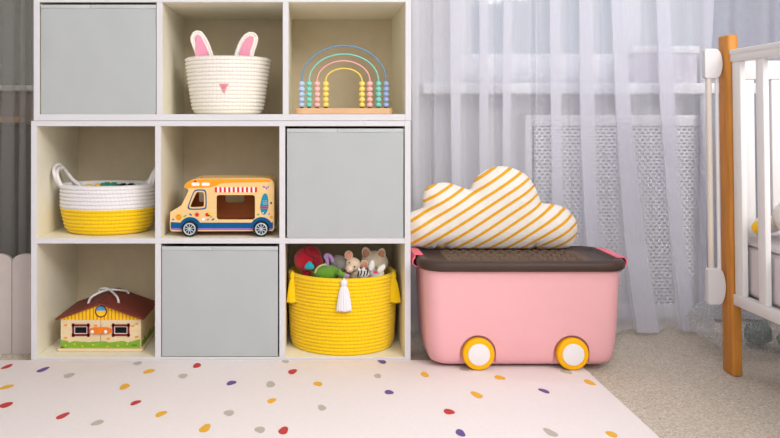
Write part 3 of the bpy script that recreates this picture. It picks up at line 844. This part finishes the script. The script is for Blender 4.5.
for (u0, u1) in ((133,243), (376,487)):
    for (p0, p1, q0, q1) in ((u0,u1,250,264),(u0,u1,308,322),(u0+3,u0+16,245,327),(u1-16,u1-3,245,327)):
        hd_([Hl([(p0,q0),(p1,q0),(p1,q1),(p0,q1)])], 2, .0016)
    hd_([Hl([(u0+14,262),(u1-14,262),(u1-14,310),(u0+14,310)])], 4, .0009)
    hd_([Hl([(u0+20,267),(u1-20,267),(u1-20,304),(u0+20,304)])], 3, .0013)
for (u, v) in ((95,256),(95,333),(277,258),(355,338),(503,261),(527,247),(527,327),(75,392)):
    hd_([Hl(rrect(u-10, u+10, v-5, v+5, 2))], 1, .0009)
gp = [(66,398)]
for i in range(61):
    u = 66+i*8.03; gp.append((u, 366-14*abs(math.sin(u/38.0))-4*math.sin(u/17.0)-(8 if u > 480 else 0)-(10 if u < 110 else 0)))
gp += [(549,398)]
hd_([Hl(gp)], 5, .0009)
for (u, v) in ((95,378),(198,383),(262,376),(415,380),(350,385),(150,372),(470,370)): hc(u, v, 5, 6, .0014)
for i in range(5):   # small dark maker's mark
    hd_([Hl([(497+i*7, 374), (501+i*7, 373), (502+i*7, 381-(i % 2)*2), (498+i*7, 382)])], 2, .0016)
front = part('front_wall', b, HM, hs, 20, 'painted front doors with windows and green bushes')
b = B(); plate(b, [Hl(rounded([(245,268),(375,268),(375,308),(245,308)], it=1))], yh-.004, .006, 0, .001); lt = part('latch', b, mat('latch_orange', (242,128,40), .4), front)
for u in (262, 343):
    b = B(); x, z = H(u, 291); ball(b, (x, yh-.010, z), (.0052, .0045, .0052)); cyl(b, (x, yh-.006, z), .003, .006); part('knob', b, white_p, lt)
b = B()
box(b, xL, xL+.006, yh+t, yh+hd, zb0, zE-.001); part('side_wall', b, beige_wall, hs)
b = B(); box(b, xR-.006, xR, yh+t, yh+hd, zb0, zE-.001)
for i in range(7):
    yy = yh+.012+i*.025; hgt = .016+.006*math.sin(i*2.1)
    n0 = len(b.faces); box(b, xR, xR+.0006, yy, yy+.024, zb0, zb0+hgt, 0, 1)
part('side_wall', b, [beige_wall, green_p], hs)
b = B(); plate(b, [[(xL, zb0), (xR, zb0), (xR, zE), (xC, zA), (xL, zE)]], yh+hd-.0035, .007, 0, .0006); part('back_wall', b, beige_wall, hs)
# roof: two slabs with overhang
sl = (zA-zE)/((xR-xL)/2); ov = .0105; rt = .006
for sg in (-1, 1):
    b = B(); xe_ = xC+sg*((xR-xL)/2+ov); ze = zE-sl*ov+.001; zr = zA+.001
    y0, y1 = yh-.014, yh+hd+.008
    vs = [(xC+sg*.0005, y0, zr), (xe_, y0, ze), (xe_, y1, ze), (xC+sg*.0005, y1, zr)]
    A = [b.verts.new(v) for v in vs]; Q = [b.verts.new((v[0], v[1], v[2]+rt)) for v in vs]
    b.faces.new(A); b.faces.new(Q)
    for k in range(4): b.faces.new((A[k], A[(k+1) % 4], Q[(k+1) % 4], Q[k]))
    bmesh.ops.bevel(b, geom=b.edges[:], offset=.0012, segments=2, affect='EDGES')
    part('roof_slab', b, roof_m, hs)
def HP(u, v, D):
    p = W(50+u/6.08, 283+v/6.08, D); return p
def on_roof(u, v):
    # intersect pixel ray with the roof planes
    best = None
    for i in range(200):
        D = 2.24+.22*i/199; p = HP(u, v, D)
        zr = zA+.001+rt-sl*abs(p.x-xC)
        if p.z <= zr: best = p; break
    return best or HP(u, v, 2.40)
a_, c_ = on_roof(232, 125), on_roof(418, 122)
b = B(); d_ = on_roof(478, 66)
m1 = catmull([a_, HP(250, 88, a_.y+DS+.03), HP(305, 56, 2.36), HP(352, 42, 2.39), HP(410, 42, 2.40), HP(465, 50, d_.y+DS-.002), d_], 8)
tube(b, m1, .0034, 8, 0, 600, .12); part('rope_handle', b, white_rope, hs, 60)
b = B(); e_ = on_roof(300, 52)
m2 = catmull([c_, HP(408, 86, c_.y+DS+.02), HP(375, 52, 2.375), HP(345, 34, 2.39), HP(315, 34, 2.40), HP(300, 44, 2.41), e_], 8)
tube(b, m2, .0034, 8, 0, 600, .12); part('rope_handle', b, white_rope, hs, 60)

# ---------------------------------------------------------------- the rug
RX1, RZ = .731, .010
b = B()
box(b, -1.9, RX1, -1.75, -.002, .0005, RZ, .003)
sp_ = [(7,366.7,'r'),(43,369.7,'p'),(69,375.4,'g'),(6.7,387,'y'),(6,405,'r'),(62.6,416,'r'),(97.4,422.8,'g'),(124.6,386.7,'y'),(135.6,402.8,'r'),(161,414,'y'),(149,371.3,'y'),(137.7,363.3,'g'),(183,376,'g'),(197,365.6,'r'),
 (231.3,383,'p'),(270.5,384.4,'g'),(285.5,361.2,'g'),(292.5,371.7,'r'),(271.6,400.8,'y'),(229,413,'g'),(205,428.4,'y'),(260,429.8,'g'),(283.5,430.7,'r'),(318,384,'y'),(321.9,407.8,'g'),(377.7,376,'g'),(382,361.6,'p'),(389,392.3,'p'),
 (424.8,374.6,'y'),(499.6,377.7,'y'),(476.7,395,'y'),(449,411.8,'r'),(460.4,433,'p'),(544,391,'p'),(566,371.7,'g'),(589.6,382.5,'y'),(550.6,432.7,'g'),(611.6,434.4,'y'),(464,369,'g')]
pts = []
for (px, py, c) in sp_:
    D = (E-RZ)*F/(py-CY); pts.append(((px-CX)*D/F, D-DS, c, min(1, max(-1, -(px-320)/300))))
rr_ = random.Random(3)
for _ in range(400):
    x, y = rr_.uniform(-1.85, .70), rr_.uniform(-1.7, -.02)
    D = y+DS; px = CX+F*x/D; py = CY+(E-RZ)*F/D
    if -8 < px < 700 and py < 446: continue
    if all((x-q[0])**2+(y-q[1])**2 > .085**2 for q in pts): pts.append((x, y, rr_.choice('rypgg'), rr_.uniform(-1, 1)))
idx = {'r': 1, 'y': 2, 'p': 3, 'g': 4}
for (x, y, c, sk) in pts:
    n = 18; R = .0150*rr_.uniform(.85, 1.1); ph = rr_.uniform(0, 6)
    vs = []
    for i in range(n):
        a = 2*PI*i/n; q = R*(1+.13*math.sin(2*a+ph)+.07*math.sin(3*a+2*ph))
        vx, vy = q*math.cos(a)*.76, q*math.sin(a)*1.32
        vs.append(b.verts.new((min(x+vx+sk*.22*vy, RX1-.004), min(y+vy, -.006), RZ+.0004)))
    f = b.faces.new(vs); f.material_index = idx[c]
    f.normal_update()
    if f.normal.z < 0: f.normal_flip()
me_mats = [rug_m, spot['r'], spot['y'], spot['p'], spot['g']]
solo('rug', b, me_mats, 30, 'off-white rug with scattered red, yellow, purple and grey spots', 'rug')

# ---------------------------------------------------------------- pink toy box on wheels
def loft(b, rings, mi=0, cap0=True, cap1=True):
    n0 = len(b.faces); R = []
    for (x0, x1, y0, y1, r, z) in rings:
        R.append([b.verts.new((p[0], p[1], z)) for p in rrect(x0, x1, y0, y1, r, 10)])
    for A, Q in zip(R, R[1:]):
        n = len(A)
        for k in range(n): b.faces.new((A[k], A[(k+1) % n], Q[(k+1) % n], Q[k]))
    if cap0: b.faces.new(R[0][::-1])
    if cap1: b.faces.new(R[-1])
    setmi(b, n0, mi)
tb = thing('toy_storage_box', (.55, .03, RZ), 'pink plastic storage box on yellow wheels with a brown lid', 'storage box')
b = B()
fx0, fx1, fy0, fy1 = .298, .832, -.093, .150
prof = [(.040,.0165,.03),(.024,.0185,.035),(.012,.025,.04),(.006,.036,.042),(.003,.055,.043)]
rings = []
ZT = .281
def wall(z):   # inset by height
    k = 1-(z/ZT); return .012*k
for (ins, z, r) in prof: rings.append((fx0+wall(z)+ins, fx1-wall(z)-ins, fy0+wall(z)*.7+ins*.8, fy1-wall(z)-ins*.8, max(.012, r), z))
for z in (.09, .14, .19, .24, ZT): rings.append((fx0+wall(z), fx1-wall(z), fy0+wall(z)*.7, fy1-wall(z), .045, z))
loft(b, rings)
body = part('body', b, pink_pl, tb, 40)
# wheel arches cut into the body
WR = .0425; wxs = [(479.3-CX)*2.098/F, (573.8-CX)*2.098/F]; wz = RZ+WR+.0004
b = B()
for x in wxs:
    for (ya, yb) in ((fy0-.02, fy0+.022), (fy1-.022, fy1+.02)):
        cyl(b, (x, (ya+yb)/2, wz), WR+.006, yb-ya, 'Y', 48)
        box(b, x-WR-.006, x+WR+.006, ya, yb, -.02, wz-.004)
me_c = finish(b, 'cut', pink_pl, 0); oc = bpy.data.objects.new('cut', me_c); C.objects.link(oc)
md = body.modifiers.new('b', 'BOOLEAN'); md.object = oc; md.operation = 'DIFFERENCE'; md.solver = 'EXACT'; md.use_self = True
dg = bpy.context.evaluated_depsgraph_get(); dg.update()
nm = bpy.data.meshes.new_from_object(body.evaluated_get(dg))
body.modifiers.clear(); body.data = nm; bpy.data.objects.remove(oc)
for p_ in nm.polygons: p_.use_smooth = True
nm.set_sharp_from_angle(angle=math.radians(35))
for x in wxs:
    for (yy, sg) in ((fy0+.006, -1), (fy1-.006, 1)):
        b = B(); cyl(b, (x, yy, wz), WR, .024, 'Y', 56, 0, .005); w_ = part('wheel', b, yellow_pl, tb, 40)
        b = B(); cyl(b, (x, yy+sg*.0115, wz), .0292, .006, 'Y', 48, 0, .002); part('hub_cap', b, white_pl, w_, 40, 'white round hub cap')
b = B()
for x in wxs: cyl(b, (x, (fy0+fy1)/2, wz), .005, fy1-fy0-.04, 'Y', 16)
part('axle', b, white_pl, tb)
# lid
lx0, lx1, ly0, ly1 = .2850, .8470, -.110, .165
def lr(i, z, r=.065): return (lx0+i, lx1-i, ly0+i, ly1-i, max(.01, r-i), z)
b = B()
loft(b, [lr(.018,.280), lr(.006,.2745), lr(.001,.279), lr(0,.288), lr(.002,.296), lr(.008,.3015), lr(.016,.3030), lr(.024,.3015), lr(.030,.2970), lr(.034,.2945), lr(.060,.2935), lr(.08,.2935)])
lid = part('lid', b, brown_pl, tb, 50)
b = B()
gx0, gx1, gy0, gy1 = .365, .765, -.058, .12
loft(b, [(gx0, gx1, gy0, gy1, .012, .2930), (gx0+.003, gx1-.003, gy0+.003, gy1-.003, .010, .2960)])
for j in range(7):
    for i in range(15):
        x = gx0+.022+i*.0262+(.008 if j % 2 else 0); y = gy0+.016+j*.0245
        if x > gx1-.016: continue
        box(b, x-.009, x+.009, y-.0055, y+.0055, .2955, .2985, .0014)
part('grip_panel', b, brown_pl2, lid, 30, 'brown panel of small raised bars')
for (sg, X) in ((-1, lx0), (1, lx1)):
    b = B()
    pr = [(-.022,.3045),(-.006,.3055),(.004,.303),(.008,.295),(.0075,.284),(.002,.276),(-.008,.271),(-.015,.262),(-.018,.245),(-.018,.236)]
    if sg < 0: pr = [(-.020,.3045),(-.006,.3060),(.005,.3055),(.004,.298),(.009,.289),(.0095,.279),(.002,.271),(-.012,.268),(-.016,.258),(-.017,.236)]
    P_ = [(p.x, p.z) for p in catmull([Vector((X+sg*o, 0, z)) for o, z in pr], 4)]
    ya, yb = (-.01, .09) if sg < 0 else (-.05, .10)
    if sg < 0: P_ = P_[::-1]
    strip(P_, ya, yb, .0032)
    bmesh.ops.bevel(b, geom=[e for e in b.edges if e.is_manifold and e.calc_face_angle(0) > 1.2], offset=.0008, segments=2, affect='EDGES')
    part('clip', b, pink_clip, tb, 40, 'bright pink lid clip')

# ---------------------------------------------------------------- cloud cushion
from mathutils.geometry import delaunay_2d_cdt
out_px = [(407,240),(406.3,228),(407.5,219),(411,213),(423,207.6),(423.5,197),(428,188),(437,184),(448.7,183.2),(460,186.5),(470.5,190),(474,184.5),(479.5,176.5),(490,169.5),(502.6,166.6),(515,168.6),(528,175.2),(536,186),(540,196.5),(544,203.4),
          (554,204.5),(566.7,208.5),(575.6,218.5),(577.6,230),(574.5,243),(567,250.3),(545,251.6),(500,252),(450,251.8),(415,251),(408.5,248)]
CDp = 2.315
ol = catmull([Vector(((x-CX)*CDp/F, E+(CY-y)*CDp/F, 0)) for x, y in out_px], 5, True)
ol = [Vector((p.x, p.y)) for p in ol]
import bisect
def inside(p):
    c = False; n = len(ol); j = n-1
    for i in range(n):
        a, q = ol[i], ol[j]
        if (a.y > p[1]) != (q.y > p[1]) and p[0] < (q.x-a.x)*(p[1]-a.y)/(q.y-a.y)+a.x: c = not c
        j = i
    return c
def bdist(p):
    best = 9; n = len(ol)
    for i in range(n):
        a, q = ol[i], ol[(i+1) % n]; d = q-a; t = max(0, min(1, ((p[0]-a.x)*d.x+(p[1]-a.y)*d.y)/max(1e-12, d.length_squared)))
        best = min(best, math.hypot(p[0]-a.x-d.x*t, p[1]-a.y-d.y*t))
    return best
g = .0075; pts2 = list(ol); 
xs0, xs1 = min(p.x for p in ol), max(p.x for p in ol); zs0, zs1 = min(p.y for p in ol), max(p.y for p in ol)
inner = []
# rows near the edge for a round seam
nO = len(ol)
for off in (.0012, .0035):
    for i in range(nO):
        t_ = ol[(i+1) % nO]-ol[i-1]; nrm = Vector((-t_.y, t_.x)).normalized()*off
        for s_ in (1, -1):
            p = ol[i]+nrm*s_
            if inside(p) and abs(bdist(p)-off) < off*.2: inner.append(p); break
i = 0; z = zs0
while z < zs1:
    x = xs0+(g/2 if i % 2 else 0)
    while x < xs1:
        if inside((x, z)) and bdist((x, z)) > .006: inner.append(Vector((x, z)))
        x += g
    z += g*.866; i += 1
allp = pts2+inner
V2, E2, F2, _, _, _ = delaunay_2d_cdt(allp, [(i, (i+1) % nO) for i in range(nO)], [], 1, 1e-6)
# smooth puffed height: relax a membrane over the triangulation
nb = [set() for _ in V2]
for f in F2:
    for k in range(3): nb[f[k]].add(f[(k+1) % 3]); nb[f[(k+1) % 3]].add(f[k])
dist = [bdist(v) for v in V2]
h = [0]*len(V2)
for k, v in enumerate(V2):
    d = dist[k]; R = .075
    h[k] = 0 if d < 1e-5 else .052*math.sqrt(max(0, 1-(1-min(d, R)/R)**2))
for _ in range(14):
    h2 = h[:]
    for k in range(len(V2)):
        if dist[k] > .007: h2[k] = .4*h[k]+.6*sum(h[q] for q in nb[k])/len(nb[k])
    h = h2
b = B(); lean = .10
def pl(v, hh): 
    dz = v.y-zs0
    return (v.x, CDp-DS+hh+dz*lean+.002, v.y)
fr = []; bk = []
for k, v in enumerate(V2):
    a = b.verts.new(pl(v, -h[k])); fr.append(a)
    bk.append(a if dist[k] < 1e-5 else b.verts.new(pl(v, h[k]*.9)))
for f in F2:
    b.faces.new([fr[k] for k in f])
    if any(bk[k] is not fr[k] for k in f): b.faces.new([bk[k] for k in f][::-1])
zoff = .2985+.0008-min(v.co.z for v in b.verts)
for v in b.verts: v.co.z += zoff*max(0, 1-(v.co.z-zs0)/.1)
for v in b.verts:
    if v.co.x < .33: v.co.z = max(v.co.z, .3100-.0108*max(0, (v.co.x-.305)/.025))
solo('cloud_cushion', b, cloud_m, 60, 'cloud shaped cushion, cream with mustard stripes, on the lid of the pink box', 'cushion')

# ---------------------------------------------------------------- the crib
lx, ly = 1.107, 2.082-DS
crib = thing('crib', (1.40, -.7, 0), 'white baby crib with warm wooden corner posts at the right edge', 'crib')
def lean_all(b):
    for v in b.verts: v.co.x -= v.co.z*.0145
    return b
LEN, WID = 1.25, .62
PT = .027; PD = .055
ZPOST = .680+(119-35.5)*2.11/F
def post(x, y):
    b = B(); box(b, x, x+PT, y, y+PD, 0, ZPOST, .006, 0, 3); part('post', lean_all(b), oak, crib, 40)
for (x, y) in ((lx, ly), (lx, ly-LEN), (lx+WID, ly), (lx+WID, ly-LEN)): post(x, y)
xa, xb_ = lx+.004, lx+PT-.002
for X in (lx, lx+WID):
    yA, yB = ly-LEN+PD, ly
    b = B(); box(b, X+.003, X+PT+.003, yA, yB, .829, .852, .004); box(b, X+.001, X+PT+.006, yA, yB, .848, .8625, .004); part('top_rail', lean_all(b), crib_white, crib)
    b = B(); box(b, X+.003, X+PT+.001, yA, yB, .190, .220, .003); part('bottom_rail', lean_all(b), crib_white, crib)
    yy = yB-.004; k = 0
    while yy-.036 > yA:
        wdt = .040 if k == 0 else .034
        b = B(); box(b, X+.006, X+.021, yy-wdt, yy, .2195, .8295, .003); part('slat', lean_all(b), crib_white, crib)
        yy -= .110 if k == 0 else .108; k += 1
for (Y, nm_) in ((ly+.014, 'far'), (ly-LEN+.014, 'near')):
    b = B(); box(b, lx+PT, lx+WID, Y, Y+.02, .785, .835, .003); part('top_rail', lean_all(b), crib_white, crib)
    b = B(); box(b, lx+PT, lx+WID, Y, Y+.02, .190, .23, .003); part('bottom_rail', lean_all(b), crib_white, crib)
    x = lx+PT+.020
    while x < lx+WID-.03:
        b = B(); box(b, x, x+.030, Y+.003, Y+.017, .2295, .7855, .003); part('slat', lean_all(b), crib_white, crib); x += .075
# end brackets with rods on the outer side of the post
by = ly+.035
def brk(z0, z1):
    b = B(); x1 = lx-.0008; x0 = lx-.0487; zc = (z0+z1)/2; hh = (z1-z0)/2
    lp = [(x0, z1-.004), (x0+.004, z1), (x1-.022, z1)]
    for i in range(13):
        a = PI/2-PI*i/12; lp.append((x1-.018+.018*math.cos(a), zc+hh*math.sin(a)))
    lp += [(x1-.022, z0), (x0+.004, z0), (x0, z0+.004)]
    plate(b, [lp[::-1]], by, .018, 0, .002); return part('bracket', lean_all(b), crib_bracket, crib)
crib_bracket = mat('crib_bracket_white', (222,220,222), .5, .01)
brk(.7885, .868); brk(.1842, .2807)
b = B(); tube(b, [(lx-.036, by, .278), (lx-.036, by, .792)], .0075, 12); part('rod', lean_all(b), crib_cream, crib, 60)
b = B(); tube(b, [(lx-.0143, by, .278), (lx-.0143, by, .792)], .0048, 12); part('rod', lean_all(b), crib_white, crib, 60)
b = B(); box(b, lx+PT+.0, lx+WID, ly-LEN+PD, ly+.012, .200, .215, .002); part('bed_base', lean_all(b), crib_white, crib)
# mattress, quilt, pillow, plush
b = B(); mx0, mx1, my0, my1 = 1.131, 1.70, ly-LEN+.06, ly+.006
box(b, mx0, mx1, my0, my1, .2165, .352, .02, 0, 4)
solo('mattress', b, sheet_m, 50, 'white sheeted mattress inside the crib', 'mattress')
b = B(); n, m_ = 40, 60; gtop = []
for j in range(m_+1):
    row = []
    for i in range(n+1):
        x = mx0+.001+(mx1-mx0-.002)*i/n; y = my0+.01+(my1-my0-.012)*j/m_
        e = min(i, n-i)/n; ed = 1-math.exp(-e*22)
        z_ = .354+.026*ed+.010*noise.noise(Vector((x*9, y*9, 1)))*ed
        row.append(b.verts.new((x, y, z_)))
    gtop.append(row)
for j in range(m_):
    for i in range(n): b.faces.new((gtop[j][i], gtop[j][i+1], gtop[j+1][i+1], gtop[j+1][i]))
ret = bmesh.ops.extrude_face_region(b, geom=b.faces[:])
for v in [q for q in ret['geom'] if isinstance(q, bmesh.types.BMVert)]: v.co.z = .3525
solo('quilt', b, sheet_m, 60, 'soft white quilt spread on the mattress in the crib', 'quilt')
def pillow_mat():
    m = mat('pattern_pillow', (236,232,230), .9, .02)
    nt = m.node_tree; N = nt.nodes; L = nt.links; bb = N['Principled BSDF']
    tc = N.new('ShaderNodeTexCoord'); v = N.new('ShaderNodeTexVoronoi'); v.inputs['Scale'].default_value = 13
    L.new(tc.outputs['Object'], v.inputs['Vector'])
    r = N.new('ShaderNodeValToRGB'); r.color_ramp.interpolation = 'CONSTANT'; el = r.color_ramp.elements
    el[0].position = 0; el[0].color = lin((60,140,160))+(1,); el[1].position = .22; el[1].color = lin((130,195,215))+(1,)
    for p_, c in ((.38, (240,205,60)), (.50, (238,232,228))):
        e = el.new(p_); e.color = lin(c)+(1,)
    L.new(v.outputs['Distance'], r.inputs[0]); L.new(r.outputs[0], bb.inputs['Base Color'])
    return m
b = B(); cP = W(797, 223, 1.95); ball(b, (cP.x+.014, cP.y-.02, .438), (.075, .062, .050), sub=4, f=lambda q: Vector((math.copysign(abs(q.x)**.8, q.x), math.copysign(abs(q.y)**.8, q.y), q.z)))
solo('cot_pillow', b, pillow_mat(), 60, 'small pillow with blue and yellow pattern lying in the crib', 'pillow')
s = thing('cot_plush', (1.150, -.19, .380), 'white soft toy with a yellow end lying beside the patterned pillow in the crib', 'soft toy')
c = W(763, 229, 2.03); b = B(); ball(b, (c.x+.012, c.y, .409), (.036, .022, .023)); part('body', b, p_white, s)
c = W(753, 232, 2.025); b = B(); ball(b, (c.x+.014, c.y-.004, .402), (.017, .020, .018)); part('tip', b, yellow_p, s)

# bags under the crib
def bag(name, cx, cy, rx, ry, rz, label, sd):
    s = thing(name, (cx, cy, 0), label, 'bag')
    b = B(); ball(b, (0, 0, 0), (1, 1, 1), sub=5)
    for v in b.verts:
        q = v.co.copy(); k = 1+.16*noise.noise(q*2.2+Vector((sd, 0, 0)))+.09*abs(noise.noise(q*6+Vector((sd, 3, 0))))
        v.co = Vector((cx+q.x*rx*k, cy+q.y*ry*k, max(.001, rz*.95+q.z*rz*k)))
    part('film', b, bag_m, s, 0)
    return s
def lumps(cols, cx, cy, rx, ry, rz, sd, label, cat='soft toy'):
    rr = random.Random(sd)
    for i, (nm, m, dx, dy, r) in enumerate(cols):
        b = B(); ball(b, (cx+dx, cy+dy, r*.92+.008), (r*1.15, r, r*.95), f=lambda q: q*(1+.18*noise.noise(q*2+Vector((sd+i, 0, 0)))))
        solo('stuffed_bundle', b, m, 60, nm+' '+label, 'bundle')
bl = mat('bundle_blue', (40,80,150), .9); gr = mat('bundle_green', (60,140,80), .9); wt = mat('bundle_grey', (140,136,132), .9, .1); tq = mat('bundle_teal', (120,138,132), .9)
bag('plastic_bag', 1.37, .13, .25, .12, .090, 'clear plastic bag of bundles lying under the crib behind the wooden post', 2)
lumps([('green', gr, .02, -.03, .030), ('navy blue', bl, .10, -.02, .036), ('pale grey green', tq, -.04, .03, .035)], 1.37, .13, 1, 1, 1, 4, 'bundle in the clear bag under the crib')

# ---------------------------------------------------------------- light
def area(name, loc, target, size, power, col, sy=None):
    l = bpy.data.lights.new(name, 'AREA'); l.energy = power; l.size = size; l.color = col
    if sy: l.shape = 'RECTANGLE'; l.size_y = sy
    o = bpy.data.objects.new(name, l); C.objects.link(o); o.location = loc
    o.rotation_euler = (Vector(target)-Vector(loc)).to_track_quat('-Z', 'Y').to_euler()
area('key_light', (1.8, -2.8, 2.1), (0, 0, .3), 1.5, 58, (1, .965, .92), 1.0)
area('fill_light', (-.3, -3.1, 1.5), (.1, 0, .3), 1.8, 24, (1, .985, .97), 1.6)
area('curtain_back_fill', (1.0, .475, 2.42), (1.0, .475, 0), 1.7, 11, (.88, .92, 1), .06)  # added lamp without a real fixture, brightens wall and lattice behind the curtain
area('curtain_front_fill', (1.1, -1.5, 2.3), (.95, .4, .9), 1.2, 8, (.9, .93, 1), .5)  # extra lamp added only to brighten the front of the curtain
w = bpy.data.worlds.new('daylight'); bpy.context.scene.world = w; w.use_nodes = True
bg = w.node_tree.nodes['Background']; bg.inputs[0].default_value = (.88, .92, 1, 1); bg.inputs[1].default_value = .62

# ---------------------------------------------------------------- camera
cam = bpy.data.cameras.new('camera'); co = bpy.data.objects.new('camera', cam); C.objects.link(co)
co.location = (0, -DS, E); co.rotation_euler = (PI/2, 0, 0)
cam.sensor_width = 36; cam.lens = F/780*36; cam.shift_x = (390-CX)/780; cam.shift_y = -(219-CY)/780; cam.clip_start = .05
sc = bpy.context.scene; sc.camera = co
sc.view_settings.view_transform = 'Standard'; sc.view_settings.look = 'None'; sc.view_settings.exposure = 0
